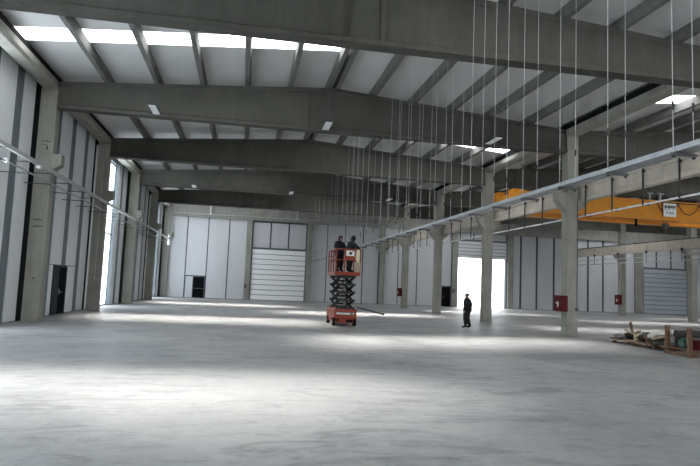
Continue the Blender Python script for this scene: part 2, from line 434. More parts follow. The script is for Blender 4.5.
# ------------------------------------------------------------------ purlins
pur = MB()
pur.prism([(-.085, 0), (.085, 0), (.12, PH), (-.12, PH)], 'Y', .0, S-.005)
pm = None
OFF = [-9.0-.0, -7.12, -5.36, -3.58, -1.79, -.16, .16, 1.79, 3.58, 5.36, 7.12, 9.0]
OFF2 = [-8.05, -6.4, -4.8, -3.2, -1.6, -.16, .16, 1.6, 3.2, 4.8, 6.4, 8.05]
PN = ['first purlin up from the eave', 'second purlin up from the eave', 'third purlin up from the eave', 'fourth purlin up from the eave', 'fifth purlin up from the eave', 'ridge purlin']
BAY = {-1: 'overhead bay', 0: 'nearest bay', 1: 'second bay', 2: 'third bay', 3: 'fourth bay', 4: 'last bay'}
BAY = {-1: 'bay before the nearest beam', 0: 'bay between first and second beams', 1: 'bay between second and third beams', 2: 'bay between third and fourth beams',
       3: 'bay between fourth and fifth beams', 4: 'bay touching the back wall'}
for hall, (xm, rng) in enumerate(((XA, range(-1, 5)), (XA2, range(0, 5)))):
    for i in rng:
        for k, ox in enumerate(OFF if hall == 0 else OFF2):
            x = xm+ox; z = ZT-SL*abs(ox)
            lab = 'concrete %s, %s slope, %s%s' % (PN[min(k, 11-k)], 'left' if k < 6 else 'right', BAY[i], '' if hall == 0 else ', crane hall')
            lab = lab.replace(' up from the eave', ' from eave') 
            if pm is None:
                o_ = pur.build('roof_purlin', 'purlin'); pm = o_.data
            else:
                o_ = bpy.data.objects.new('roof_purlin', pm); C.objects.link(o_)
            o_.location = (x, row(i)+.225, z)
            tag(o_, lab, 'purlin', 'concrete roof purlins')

# ------------------------------------------------------------------ gutter beams
g = MB().prism([(.22, 0), (.31, .09), (.31, .30), (.25, .30), (.20, .14), (-.20, .14), (-.25, .30), (-.31, .30), (-.31, .09), (-.22, 0)], 'Y', 0, S-.004)
gp = None
for nm, x, rng in (('over the left wall', -7.80, range(-1, 5)), ('over the row of pillars', 14.30, range(-1, 5)), ('over the far right pillar row', 36.15, range(1, 5))):
    for i in rng:
        lab = 'pale concrete gutter beam %s, %s' % (nm, BAY[i]); loc = (x, row(i)+.225, 8.95)
        if gp is None:
            gp = thing('gutter_beam', loc, lab, 'beam', 'gutter beams')
            g.build('beam', 'concrete', gp)
            MB().prism([(-.20, .145), (.20, .145), (.26, .31), (.26, .55), (.2, .55), (.15, .2), (-.15, .2), (-.2, .55), (-.26, .55), (-.26, .31)], 'Y', .002, S-.006).build('gutter_gap_shade', 'gap_shade', gp)  # black insert put in as the shade in the gap below the roof
        else: dup(gp, loc, lab)

# ------------------------------------------------------------------ columns
def corbel(x0, x1, z0, z1, z2, y0=0, y1=.46):     # from column face x0 out to x1
    return MB().prism([(x0, z0), (x1, z1), (x1, z2), (x0, z2)], 'Y', y0+.01, y1-.01)
cproto = None
LC = {0: 'left wall concrete column under the nearest roof beam', 1: 'nearest visible left wall column, beside the dark double door', 2: 'second left wall column, in front of the bright glazed strip, with hanging cord',
      3: 'third left wall column, just past the bright glazed strip', 4: 'fourth left wall column, before the last bright strip', 5: 'corner column where left and back walls meet'}
cols = {}
for i in range(0, 6):
    loc = (-7.755, row(i), 0)
    if cproto is None:
        t = thing('concrete_column', loc, LC[i], 'column', 'concrete columns on the left wall')
        MB().box(-.30, .30, 0, .46, 0, 8.95).build('shaft', 'concrete', t, .012)
        corbel(.30, .62, 5.76, 5.97, 6.38).build('corbel', 'concrete', t)
        cproto = t
    else: t = dup(cproto, loc, LC[i])
    cols[i] = t
# stencilled marks on the nearest one
mk = MB()
for k, (x, z, w_) in enumerate(((-.12, 6.83, .10), (.0, 6.84, .08), (.10, 6.83, .10), (-.12, 6.70, .06), (-.03, 6.70, .08), (.06, 6.52, .05))):
    mk.box(x, x+w_, -.006, -.001, z, z+(.03 if k < 5 else .16))
for x in (-.15, -.08, 0, .08): mk.box(x, x+.05, -.006, -.001, 3.80, 3.85).box(x+.02, x+.07, -.006, -.001, 3.55, 3.60)
mk.ball((.02, -.002, 1.62), .035, .01, .035, 8, 6)
mk.build('stencil_mark', 'mark', cols[1])
MB().ball((0, -.002, 1.6), .035, .01, .035, 8, 6).build('fixing_hole', 'mark', cols[3])
rproto = None
RC = {0: 'concrete pillar under the right end of the nearest roof beam', 1: 'nearest concrete pillar right of centre, carrying a red hose cabinet', 2: 'concrete pillar just right of the standing man',
      3: 'third concrete pillar of the row, left of the open bright door', 4: 'fourth concrete pillar of the row, with a small red box on it', 5: 'last concrete pillar of the row, against the back wall'}
for i in range(0, 6):
    loc = (14.30, row(i), 0)
    if rproto is None:
        t = thing('concrete_pillar', loc, RC[i], 'column', 'pillars between the two halls')
        MB().box(-.27, .27, 0, .46, 0, 8.95).build('shaft', 'concrete', t, .012)
        corbel(-.27, -.72, 5.50, 6.03, 6.36).build('corbel', 'concrete', t)
        corbel(.27, .78, 5.50, 5.98, 6.02).build('corbel', 'concrete', t)
        rproto = t
    else: t = dup(rproto, loc, RC[i])
    cols[10+i] = t
p3 = None
for i in (1, 2, 3, 4, 5):
    loc = (36.15, row(i), 0); lab = {1: 'far hall pillar nearest the camera, beyond the right edge', 2: 'second pillar of the far row, near the right edge',
        3: 'far pillar at the right edge of the picture, right of the grey door', 4: 'far pillar with a small red box, left of the grey sectional door', 5: 'far row pillar against the back wall, behind the one with red box'}[i]
    if p3 is None:
        t = thing('concrete_pillar', loc, lab, 'column', 'pillars of the far row')
        MB().box(-.27, .27, 0, .5, 0, 8.95).build('shaft', 'concrete', t, .012)
        corbel(-.27, -.80, 5.30, 5.70, 5.92).build('corbel', 'concrete', t)
        p3 = t
    else: t = dup(p3, loc, lab)
# posts on the back wall
for (x0, x1, lab) in ((.05, .60, 'concrete post left of the closed white door on the back wall'), (6.26, 6.80, 'concrete post right of the closed white door on the back wall'),
                      (22.12, 22.70, 'concrete post left of the open bright door'), (28.56, 29.2, 'concrete post right of the open bright door'),
                      (44.3, 45.25, 'concrete post left of the grey sectional door'), (51.15, 51.95, 'concrete post right of the grey sectional door')):
    tag(MB().box(x0, x1, YB-.36, YB+.02, 0, 8.12).build('wall_post', 'concrete', None, .01, origin=((x0+x1)/2, YB, 0)), lab, 'column', 'posts on the back wall')
for (x, z, lab) in ((.2, 1.35, 'small dark switch box on the post left of the closed white door'), (22.3, 1.75, 'small dark switch box on the post left of the open bright door'),
                    (51.5, 1.7, 'small dark switch box on the post right of the grey sectional door')):
    tag(MB().box(x-.14, x+.14, YB-.50, YB-.36, z-.2, z+.2).box(x-.07, x+.07, YB-.52, YB-.5, z-.1, z+.1).build('switch_box', 'socket', None, .01), lab, 'switch box', 'door switch boxes')
# cords and conduits on columns
tag(MB().tube([(-7.72, row(2)-.03, 7.9), (-7.72, row(2)-.03, 1.75)], .014).ball((-7.72, row(2)-.05, 1.68), .05, .05, .08).build('hanging_cord', 'rod'),
    'pale cord with a bulb end hanging down the second left column', 'cord')
tag(MB().tube([(-8.11, row(2)+.04, 8.8), (-8.11, row(2)+.04, 0)], .05).build('conduit_pipe', 'white'), 'pale vertical pipe beside the second left column', 'pipe', 'pipes beside columns')
tag(MB().tube([(-8.11, row(4)+.04, 8.8), (-8.11, row(4)+.04, 0)], .05).build('conduit_pipe', 'white'), 'pale vertical pipe beside the fourth left column', 'pipe', 'pipes beside columns')
t = thing('conduit_pipe', (14.52, Y1-.02, 0), 'thin conduit with socket down the nearest pillar with the red cabinet', 'pipe')
MB().tube([(0, 0, 6.0), (0, 0, 1.25)], .015).build('tube', 'socket', t)
MB().box(-.07, .05, -.05, .015, 1.10, 1.25).build('socket', 'socket', t)

# ------------------------------------------------------------------ red hose cabinets
def cabinet(x, y, z, w_, h, lab, sc_=1):
    t = thing('hose_cabinet', (x, y, z), lab, 'hose cabinet', 'red hose cabinets')
    MB().box(0, .30, 0, w_, 0, h).build('body', 'red_box', t, .01)
    MB().box(-.02, 0, .02, w_-.02, .02, h-.02).build('door', 'red_box', t, .005)
    s_ = MB()
    cy, cz = w_*.5, h*.45
    s_.tube([(-.026, cy+.10*math.cos(a), cz+.10*math.sin(a)) for a in [k*PI/6 for k in range(10)]], .018, 6)
    s_.box(-.03, -.021, cy-.05, cy+.02, cz-.14, cz-.02).box(-.03, -.021, cy-.02, cy+.03, cz+.0, cz+.05)
    s_.build('hose_symbol', 'white', t)
    MB().box(-.04, -.02, .05, .08, h*.45, h*.6).build('handle', 'socket', t)
    return t
cabinet(13.73, Y1-.10, 1.07, .62, .70, 'dark red hose cabinet with white symbol on the nearest pillar')
cabinet(13.73, row(4)-.08, 1.05, .6, .75, 'red hose cabinet on the fourth pillar, right of the lift')
cabinet(35.57, row(4)-.15, 1.05, .7, .95, 'red hose cabinet on the far pillar left of the grey door')

# ------------------------------------------------------------------ crane runway beams and conductor rails
rb = None
PR = {0: 'nearest pillar and the one out of frame', 1: 'first and second pillars', 2: 'second and third pillars', 3: 'third and fourth pillars', 4: 'fourth pillar and back wall'}
for i in range(0, 5):
    loc = (14.86, row(i)+.23, 6.02)
    if rb is None:
        t = thing('runway_beam', loc, 'concrete crane runway beam between pillars', 'crane beam', 'crane runway beams on the pillar row')
        MB().prism([(-.17, 0), (.17, 0), (.17, .16), (.08, .22), (.08, .58), (.17, .64), (.17, .80), (-.17, .80), (-.17, .64), (-.09, .58), (-.09, .22), (-.17, .16)], 'Y', .005, S-.005).build('beam', 'runway', t)
        MB().prism([(-.05, .80), (.05, .80), (.05, .82), (.012, .83), (.012, .86), (.03, .87), (.03, .90), (-.03, .90), (-.03, .87), (-.012, .86), (-.012, .83), (-.05, .82)], 'Y', .005, S-.005).build('crane_rail', 'darksteel', t)
        rb = t
    else: t = dup(rb, loc, '')
    t['label'] = ['concrete crane runway beam running out of frame from the nearest pillar', 'concrete crane runway beam between the first and second pillars', 'concrete crane runway beam between the second and third pillars',
                  'concrete crane runway beam between the third and fourth pillars', 'concrete crane runway beam between the fourth pillar and back wall'][i]
rb = None
for i in range(1, 5):
    loc = (35.60, row(i)+.25, 5.92)
    if rb is None:
        t = thing('runway_beam', loc, 'x', 'crane beam', 'crane runway beams on the far row')
        MB().box(-.2, .2, .005, S-.005, 0, .80).build('beam', 'runway', t, .02)
        MB().box(-.04, .04, .005, S-.005, .80, .90).build('crane_rail', 'darksteel', t)
        rb = t
    else: t = dup(rb, loc, 'x')
    t['label'] = ['far crane runway beam beyond the right edge of the picture', 'far crane runway beam right of the rightmost far pillar', 'far crane runway beam between the two far pillars, over the grey door', 'far crane runway beam behind the far pillar with the red box'][i-1]
# hangers and white conductor rail under the near runway
tag(MB().box(14.62, 14.67, 12, 59.4, 5.28, 5.34).build('conductor_rail', 'white'), 'long thin white rail held by dark hangers under the near runway beam', 'rail')
hg = MB().box(-.025, .025, -.025, .025, 0, 1.36).box(-.03, .27, -.03, .03, -.05, 0).box(-.02, .065, -.05, .05, 1.2, 1.3).box(.21, .27, -.03, .03, 0, .10)
hm = None
ys = [17.40+1.872*k for k in range(-2, 23)]
for k, y in enumerate(ys):
    if any(abs(y-row(i)-.2) < .34 for i in range(6)): y += .5
    if hm is None: o_ = hg.build('rail_hanger', 'darksteel'); hm = o_.data
    else: o_ = bpy.data.objects.new('rail_hanger', hm); C.objects.link(o_)
    o_.location = (14.62, y, 5.33)
    tag(o_, 'dark steel hanger holding the white rail, %s from the camera' % ORD[k], 'hanger', 'dark hangers of the white rail')
for z, lab in ((5.42, 'upper thin pale rail below the far runway beam'), (4.98, 'lower thin pale rail below the far runway beam')):
    tag(MB().box(35.28, 35.33, 30, 59.5, z, z+.07).build('conductor_rail', 'steel'), lab, 'rail', 'rails below the far runway beam')
hk = None
for k, y in enumerate((34.0, 37.5, 41.9, 46.2, 50.2, 54.0)):
    b_ = MB().box(-.02, .02, -.02, .02, -.95, .15).box(-.04, .2, -.10, .10, .06, .14).box(-.04, .04, -.10, -.06, -.1, .12).box(-.04, .04, .06, .10, -.1, .12)
    if hk is None: o_ = b_.build('rail_hanger', 'darksteel'); hk = o_.data
    else: o_ = bpy.data.objects.new('rail_hanger', hk); C.objects.link(o_)
    o_.location = (35.34, y, 5.90)
    tag(o_, 'dark clamp hanger on the far runway beam, %s from the right' % ORD[k], 'hanger', 'clamps on the far runway beam')

# ------------------------------------------------------------------ orange bridge crane
YC = 30.4
t = thing('bridge_crane', (14.86, YC, 6.92), 'orange double girder overhead crane spanning the hall beyond the pillars', 'crane')
def girder(yc):
    m_ = MB(); hw = .24
    xs = [(.45, .10, .58), (1.9, -.46, .66), (18.8, -.46, .66), (20.3, .10, .58)]
    n = 4; vs = []
    for x, zb, zt in xs: vs += [(x, yc-hw, zb), (x, yc+hw, zb), (x, yc+hw, zt), (x, yc-hw, zt)]
    fs = []
    for k in range(3):
        for j in range(4): fs.append((k*4+j, k*4+(j+1) % 4, (k+1)*4+(j+1) % 4, (k+1)*4+j))
    fs += [(3, 2, 1, 0), (12, 13, 14, 15)]
    m_.add(vs, fs)
    m_.add([(x, y, z) for x, zb, zt in xs for y, z in ((yc-hw-.07, zb-.03), (yc+hw+.07, zb-.03), (yc+hw+.07, zb), (yc-hw-.07, zb))], fs)
    m_.box(.45, 20.3, yc-hw-.07, yc+hw+.07, .60, .66)
    return m_
girder(0).build('girder', 'orange', t); girder(2.0).build('girder', 'orange', t)
for x in (0, 20.74):
    e = MB().box(x-.17, x+.17, -1.2, 3.0, .12, .52).box(x-.22, x+.22, -.35, .35, .5, .72).box(x-.22, x+.22, 1.65, 2.35, .5, .82)
    e = e.build('end_carriage', 'orange', t, .02)
    for y in (-.9, 2.7):
        MB().tube([(x-.07, y, .14), (x+.07, y, .14)], .14, 16).build('wheel', 'darksteel', e)
h = MB().box(9.7, 11.9, -.3, 2.3, .78, .92).box(9.9, 10.1, -.3, 2.3, .66, .8).box(11.5, 11.7, -.3, 2.3, .66, .8)
h.tube([(10.0, 1.0, 1.12), (11.5, 1.0, 1.12)], .22, 16).box(11.5, 11.9, .7, 1.3, .92, 1.4)
h = h.build('hoist_trolley', 'debris_dark', t)
MB().tube([(10.4, 1.0, .95), (10.4, 1.0, -.55)], .015).tube([(10.6, 1.0, .95), (10.6, 1.0, -.55)], .015).build('rope', 'darksteel', h)
MB().box(10.35, 10.65, .88, 1.12, -.80, -.5).tube([(10.5, 1, -.8), (10.5, 1, -.95), (10.62, 1, -1.05), (10.5, 1, -1.14), (10.4, 1, -1.06)], .035).build('hook_block', 'socket', h)
# pale brackets and dark walkway seen over the girder
for x in (8.6, 9.3): MB().box(x-.05, x+.05, -.1, .1, .66, 1.1).box(x-.2, x+.2, -.12, .12, 1.06, 1.14).build('limit_bracket', 'steel', t)
# festoon cable loops
fp = []
def festoon(x0, n, pitch):
    for k in range(n):
        for q in range(9):
            a = q/8; fp.append((x0+(k+a)*pitch, -.36, .52-.62*math.sin(PI*a)**.7))
festoon(8.85, 7, 1.42)
MB().tube(fp, .028, 6).build('festoon_cable', 'cable_red', t)
MB().box(8.9, 19.3, -.40, -.32, .53, .58).build('festoon_track', 'darksteel', t)
ww = MB().box(7.65, 7.74, -.10, .0, -.78, -.45).ball((7.7, -.05, -.82), .1, .08, .1, 8, 6).build('pendant_hook', 'black', t)
# sign on girder : white plate, dark lettering bar and a capacity line
sg = MB().box(9.25, 10.10, -.41, -.385, -.28, .50).build('sign_plate', 'white', t)
lt = MB()
for k, (a, b_) in enumerate(((9.32, 9.44), (9.46, 9.51), (9.54, 9.67), (9.70, 9.80), (9.83, 9.91), (9.94, 10.03))):
    lt.box(a, b_, -.418, -.411, .22, .38)
    if k % 2 == 0: lt.box(a, b_, -.418, -.411, .14, .18)
lt.build('sign_letters', 'mark', sg)
def text(body, size, loc, rot, mat, parent, name):
    cu = bpy.data.curves.new(name, 'FONT'); cu.body = body; cu.size = size; cu.extrude = .003; cu.align_x = 'CENTER'; cu.align_y = 'CENTER'
    tmp = bpy.data.objects.new('tmp', cu); C.objects.link(tmp)
    dg = bpy.context.evaluated_depsgraph_get(); me = bpy.data.meshes.new_from_object(tmp.evaluated_get(dg))
    bpy.data.objects.remove(tmp); me.materials.clear(); me.materials.append(M[mat])
    o_ = bpy.data.objects.new(name, me); C.objects.link(o_); o_.location = loc; o_.rotation_euler = rot
    o_.parent = parent
    return o_
text('5 ton', .24, (9.67, -.415, -.05), (PI/2, 0, 0), 'mark', sg, 'sign_letters')

# ------------------------------------------------------------------ LED fixtures under the roof
fx = None
for (x, y, lab) in ((-3.72, 22.65, 'small oblong ceiling lamp hung left, before the second roof beam'), (2.98, 22.75, 'small oblong ceiling lamp hung at the middle of the second roof beam'),
                    (10.15, 22.75, 'small oblong ceiling lamp hung right, before the second roof beam'), (-3.72, 40.8, 'small oblong ceiling lamp hung left, deep before the fourth beam'),
                    (2.98, 40.8, 'small oblong ceiling lamp hung in the middle, deep before the fourth beam'), (10.15, 40.8, 'small oblong ceiling lamp hung right, deep before the fourth beam')):
    if fx is None:
        t = thing('ceiling_lamp', (x, y, 8.2), lab, 'ceiling lamp', 'oblong hall lamps')
        MB().box(-.16, .16, -.62, .62, .02, .10).box(-.10, .10, -.2, .2, .10, .17).build('housing', 'darksteel', t, .01)
        MB().box(-.13, .13, -.58, .58, 0, .02).build('diffuser', 'white', t)
        for sy in (-.5, .5): MB().tube([(0, sy, .1), (0, sy, 1.55)], .008, 6).build('suspension_wire', 'darksteel', t)
        fx = t
    else: dup(fx, (x, y, 8.2), lab)

# ------------------------------------------------------------------ hung cable tray in the main hall
TX0, TX1, TZ = 5.535, 5.805, 3.76
t = thing('cable_tray', (0, 0, 0), 'long galvanised cable tray hung on rods from upper right to the red lift', 'cable tray')
bt = MB(); y = 3.0
while y < 34.0:
    y2 = min(y+2.97, 34.0)
    bt.box(TX0, TX1, y, y2, TZ, TZ+.008); y += 3.0
bt.build('tray_bottom', 'steel', t)
for x in (TX0, TX1): MB().box(x-.004, x+.004, 3.0, 34.0, TZ, TZ+.07).box(x-.012 if x == TX0 else x, x if x == TX0 else x+.012, 3.0, 34, TZ+.06, TZ+.07).build('side_rail', 'steel', t)
for k in range(10): MB().box(TX0-.02, TX1+.02, 2.94+3*(k+1)-.12, 2.94+3*(k+1)+.12, TZ-.012, TZ-.002).build('joint_plate', 'steel', t)
zr = lambda x: ZT+PH-SL*abs(x-XA)
hgp = None
ys = [13.72+1.41*k for k in range(-6, 15)]+[35.6, 38.5, 41.65, 44.6, 47.3]
for k, y in enumerate(ys):
    loc = (5.67, y, TZ-.05)
    lab = 'tray hanger with two thin rods, %s from the camera' % ORD[k]
    if y > 34: lab = 'bare hanger awaiting tray beyond the lift, %s one' % ORD[k-21]
    if hgp is None:
        h_ = thing('tray_hanger', loc, lab, 'hanger', 'rod hangers of the cable tray')
        MB().box(-.19, .19, -.025, .025, 0, .038).build('crossbar', 'socket', h_)
        for sx in (-.155, .155):
            r_ = MB().tube([(sx, 0, -.06), (sx, 0, zr(5.67+sx)-TZ+.05)], .005, 6).build('rod', 'rod', h_)
            MB().tube([(sx, 0, -.03), (sx, 0, -.005)], .022, 6).build('nut', 'darksteel', r_)
            MB().tube([(sx, 0, .62), (sx, 0, .74)], .016, 6).build('coupler', 'darksteel', r_)
        hgp = h_
    else: dup(hgp, loc, lab)

# ------------------------------------------------------------------ rails on the left wall
tag(MB().prism([(-7.43, 5.60), (-7.31, 5.60), (-7.31, 5.73), (-7.32, 5.73), (-7.32, 5.61), (-7.42, 5.61), (-7.42, 5.73), (-7.43, 5.73)], 'Y', 2, 58.6).build('wall_tray', 'rod'),
    'upper bright steel channel running along the left wall columns', 'rail')
tag(MB().tube([(-7.36, 2, 5.20), (-7.36, 58.6, 5.20)], .03).build('wall_rail', 'steel'), 'lower thin steel pipe running along the left wall below the channel', 'rail')
wb = None
for k in range(18):
    y = 18.95+2.27*k
    lab = 'dark bracket arms holding the left wall rails, %s from the camera' % ORD[k]
    if wb is None:
        t = thing('wall_bracket', (XWL, y, 5.0), lab, 'bracket', 'rail brackets on the left wall')
        MB().bar((.0, 0, .60), (.93, 0, .60), .04, .03).build('arm', 'darksteel', t)
        MB().bar((.0, -.3, .155), (.93, -.3, .155), .04, .03).build('arm', 'darksteel', t)
        wb = t
    else: dup(wb, (XWL, y, 5.0), lab)
for (y, z, lab) in ((19.1, 5.24, 'white junction box on the lower left rail near the picture edge'), (21.9, 5.58, 'white junction box under the upper left channel by the first column')):
    tag(MB().box(-7.42, -7.30, y-.08, y+.08, z-.07, z+.04).tube([(-7.36, y, z-.07), (-7.36, y, z-.10)], .03).build('junction_box', 'white', None, .01), lab, 'junction box', 'junction boxes on left rails')
tag(MB().box(-7.44, -7.26, 57.9, 58.3, 5.05, 5.6).prism([(-7.44, 5.74), (-7.26, 5.74), (-7.35, 6.1)], 'Y', 57.9, 58.3).build('rail_end_box', 'white', None, .01), 'pale box at the far end of the left wall rails', 'box')

# ------------------------------------------------------------------ people
def person(loc, rz, label, J, jacket='navy', head_tilt=(0, 0), hat=None, hair='hair', h=1.75, group=None, wide=1.05):
    t = thing('person', loc, label, 'person', group, rz)
    D = dict(pelvis=(0, 0, .93), spine=(0, .0, 1.10), chest=(0, .0, 1.30), nb=(0, -.01, 1.46), neck=(0, 0, 1.54),
             shL=(-.20, -.01, 1.40), elL=(-.28, -.03, 1.12), wrL=(-.28, .04, .88), shR=(.20, -.01, 1.40), elR=(.25, -.03, 1.12), wrR=(.25, .04, .88),
             hipL=(-.095, 0, .88), knL=(-.105, .03, .49), anL=(-.11, -.02, .09), toL=(-.13, .17, .045),
             hipR=(.095, 0, .88), knR=(.105, .03, .49), anR=(.11, -.02, .09), toR=(.13, .17, .045))
    D.update(J)
    Rr = dict(pelvis=(.235, .20), spine=(.235, .20), chest=(.25, .20), nb=(.13, .115), neck=(.10, .105), sh=(.125, .12), el=(.095, .09), wr=(.038, .035),
              hip=(.15, .15), kn=(.108, .11), an=(.07, .075), to=(.045, .035))
    E_ = [('pelvis', 'spine'), ('spine', 'chest'), ('chest', 'nb'), ('nb', 'neck')]
    for s_ in 'LR':
        E_ += [('chest', 'sh'+s_), ('sh'+s_, 'el'+s_), ('el'+s_, 'wr'+s_), ('pelvis', 'hip'+s_), ('hip'+s_, 'kn'+s_), ('kn'+s_, 'an'+s_), ('an'+s_, 'to'+s_)]
        el, wr = Vector(D['el'+s_]), Vector(D['wr'+s_]); dr = (wr-el).normalized()
        D['pa'+s_] = tuple(wr+dr*.085); E_.append(('wr'+s_, 'pa'+s_))
    Rr['pa'] = (.042, .026)
    names = list(D); me = bpy.data.meshes.new('body')
    me.from_pydata([D[n] for n in names], [(names.index(a), names.index(b_)) for a, b_ in E_], [])
    tmp = bpy.data.objects.new('tmp', me); C.objects.link(tmp)
    sk = tmp.modifiers.new('skin', 'SKIN'); sk.use_smooth_shade = True
    for k, n in enumerate(names):
        rr = Rr.get(n) or Rr[n[:-1]]
        sv = me.skin_vertices[0].data[k]; sv.radius = rr; sv.use_root = (n == 'pelvis')
    ss = tmp.modifiers.new('sub', 'SUBSURF'); ss.levels = 2; ss.render_levels = 2
    dg = bpy.context.evaluated_depsgraph_get(); body = bpy.data.meshes.new_from_object(tmp.evaluated_get(dg)); bpy.data.objects.remove(tmp)
    body.materials.clear()
    for n in (jacket, 'trouser', 'skin', 'black'): body.materials.append(M[n])
    bm = bmesh.new(); bm.from_mesh(body)
    # fingers
    fb = MB()
    for s_, sx in (('L', -1), ('R', 1)):
        wr, pa = Vector(D['wr'+s_]), Vector(D['pa'+s_]); dr = (pa-wr).normalized()
        ax = Vector((0, 1, 0)) if abs(dr.y) < .8 else Vector((1, 0, 0))
        sd = (ax-dr*ax.dot(dr)).normalized(); pl = dr.cross(sd)*(-sx if abs(dr.y) < .8 else 1)
        for q, L in enumerate((.068, .078, .074, .058)):
            o_ = pa+sd*(.027-.018*q)-dr*.015
            fb.tube([o_, o_+dr*L*.5, o_+dr*L*.8+pl*.016, o_+dr*L+pl*.036], [.0095, .009, .0085, .007], 6, 0)
        o_ = wr+dr*.03+sd*.026
        fb.tube([o_, o_+dr*.03+sd*.022, o_+dr*.062+sd*.024+pl*.012], [.012, .011, .008], 6, 0)
    # head
    nk = Vector(D['neck']); hc = nk+Vector((0, .02+head_tilt[0], .095)); hd = MB()
    seg, rg = 20, 14; vs = []; fs = []
    for i in range(rg+1):
        th = -PI/2+PI*i/rg
        for k in range(seg):
            a = 2*PI*k/seg; x = math.cos(th)*math.cos(a); y = math.cos(th)*math.sin(a); z = math.sin(th)
            wx = .078*(1-.22*max(0, -z)); px = x*wx; py = y*.098*(1-.12*max(0, -z))+(.012 if z < 0 and y > 0 else 0)*(-z); pz = z*.122
            fr = max(0, y)
            if fr > .8 and abs(x) < .28 and -.35 < z < .1: py += .020*(1-abs(x)/.28)*(1-abs(z+.2)/.3 if abs(z+.2) < .3 else 0)
            if fr > .7 and .15 < abs(x) < .5 and 0 < z < .25: py -= .008
            vs.append(hc+Vector((px, py, pz)))
    for i in range(rg):
        for k in range(seg): fs.append((i*seg+k, i*seg+(k+1) % seg, (i+1)*seg+(k+1) % seg, (i+1)*seg+k))
    hd.add(vs, fs)
    for sx in (-1, 1): hd.ball(hc+Vector((sx*.08, -.005, -.005)), .012, .022, .033, 8, 6)
    allv = MB(); allv.v = fb.v+hd.v; allv.f = fb.f+[tuple(i+len(fb.v) for i in f) for f in hd.f]
    m2 = bpy.data.meshes.new('x'); m2.from_pydata(allv.v, [], allv.f); nb0 = len(bm.faces); bm.from_mesh(m2)
    bm.faces.ensure_lookup_table()
    ha = [Vector(D['wrL']), Vector(D['wrR'])]
    for k, f in enumerate(bm.faces):
        f.smooth = True; c = f.calc_center_median()
        if k >= nb0: f.material_index = 2
        elif any((c-a).length < .08 and (a-Vector(D['pelvis'])).length-.05 < (c-Vector(D['pelvis'])).length for a in (Vector(D['paL']), Vector(D['paR']))): f.material_index = 2
        elif c.z > D['nb'][2]+.075: f.material_index = 2
        elif c.z < .12: f.material_index = 3
        elif c.z < D['pelvis'][2]-.06 and min((c-a).length for a in ha) > .16 and min((c-Vector(D['elL'])).length, (c-Vector(D['elR'])).length) > .2: f.material_index = 1
        else: f.material_index = 0
    bm.to_mesh(body); bm.free()
    bo = bpy.data.objects.new('body', body); C.objects.link(bo); bo.parent = t
    # eyes, mouth
    ey = MB()
    for sx in (-1, 1): ey.ball(hc+Vector((sx*.032, .083, .012)), .012, .01, .007, 8, 6)
    ey.build('eye', 'black', t); MB().ball(hc+Vector((0, .092, -.062)), .024, .008, .005, 8, 6).build('mouth', 'cable_red', t)
    hr = MB(); vs = []; 
    for i in range(9):
        th = PI*.02+PI*.48*i/8
        for k in range(20):
            a = 2*PI*k/20; lo = -.25 if math.sin(a) < .1 else .42
            z = lo+(1-lo)*(i/8); rxy = math.sqrt(max(0, 1-z*z))
            vs.append(hc+Vector((rxy*math.cos(a)*.086, rxy*math.sin(a)*.107, z*.131)))
    fs = [(i*20+k, i*20+(k+1) % 20, (i+1)*20+(k+1) % 20, (i+1)*20+k) for i in range(8) for k in range(20)]
    hr.add(vs, fs).build('hair', hair, t, smooth=True)
    if hat == 'hood':
        hh = MB(); vs = []
        for i in range(10):
            for k in range(20):
                a = 2*PI*k/20; lo = -.95 if math.sin(a) < .45 else .25
                z = lo+(1-lo)*(i/9); rxy = math.sqrt(max(0, 1-(z*.97)**2))
                vs.append(hc+Vector((rxy*math.cos(a)*.105, rxy*math.sin(a)*.125-.008, z*.145)))
        fs = [(i*20+k, i*20+(k+1) % 20, (i+1)*20+(k+1) % 20, (i+1)*20+k) for i in range(9) for k in range(20)]
        hh.add(vs, fs).build('hood', jacket, t, smooth=True)
    if hat == 'cap':
        hh = MB().ball(hc+Vector((0, -.005, .055)), .095, .115, .095, 16, 10)
        hh.prism([(-.07, .05), (.07, .05), (.06, .19), (0, .215), (-.06, .19)], 'Z', hc.z+.052, hc.z+.064)
        n0 = len(hh.v); hh.v = hh.v[:n0-10]+[(x+hc.x, y+hc.y, z) for x, y, z in hh.v[n0-10:]]
        hh.build('cap', jacket, t, smooth=False)
    # jacket hem and collar
    px = Vector(D['pelvis'])
    MB().tube([px+Vector((0, 0, -.10)), px+Vector((0, 0, .06))], [.19, .18], 16).build('jacket_hem', jacket, t, smooth=True)
    s_ = h/1.78; t.scale = (s_*wide, s_*wide, s_)
    return t
person((10.82, 26.97, 0), math.radians(52), 'man in dark jacket and trousers standing alone on the floor left of the pillar',
       dict(anL=(-.13, .02, .09), toL=(-.17, .20, .045), knL=(-.12, .05, .49), anR=(.12, -.10, .09), toR=(.16, .08, .045), elL=(-.29, -.07, 1.13), wrL=(-.27, .03, .90), elR=(.29, -.08, 1.12), wrR=(.27, .05, .92)),
       jacket='cloth_dark', hair='hair', h=1.72, wide=1.14)

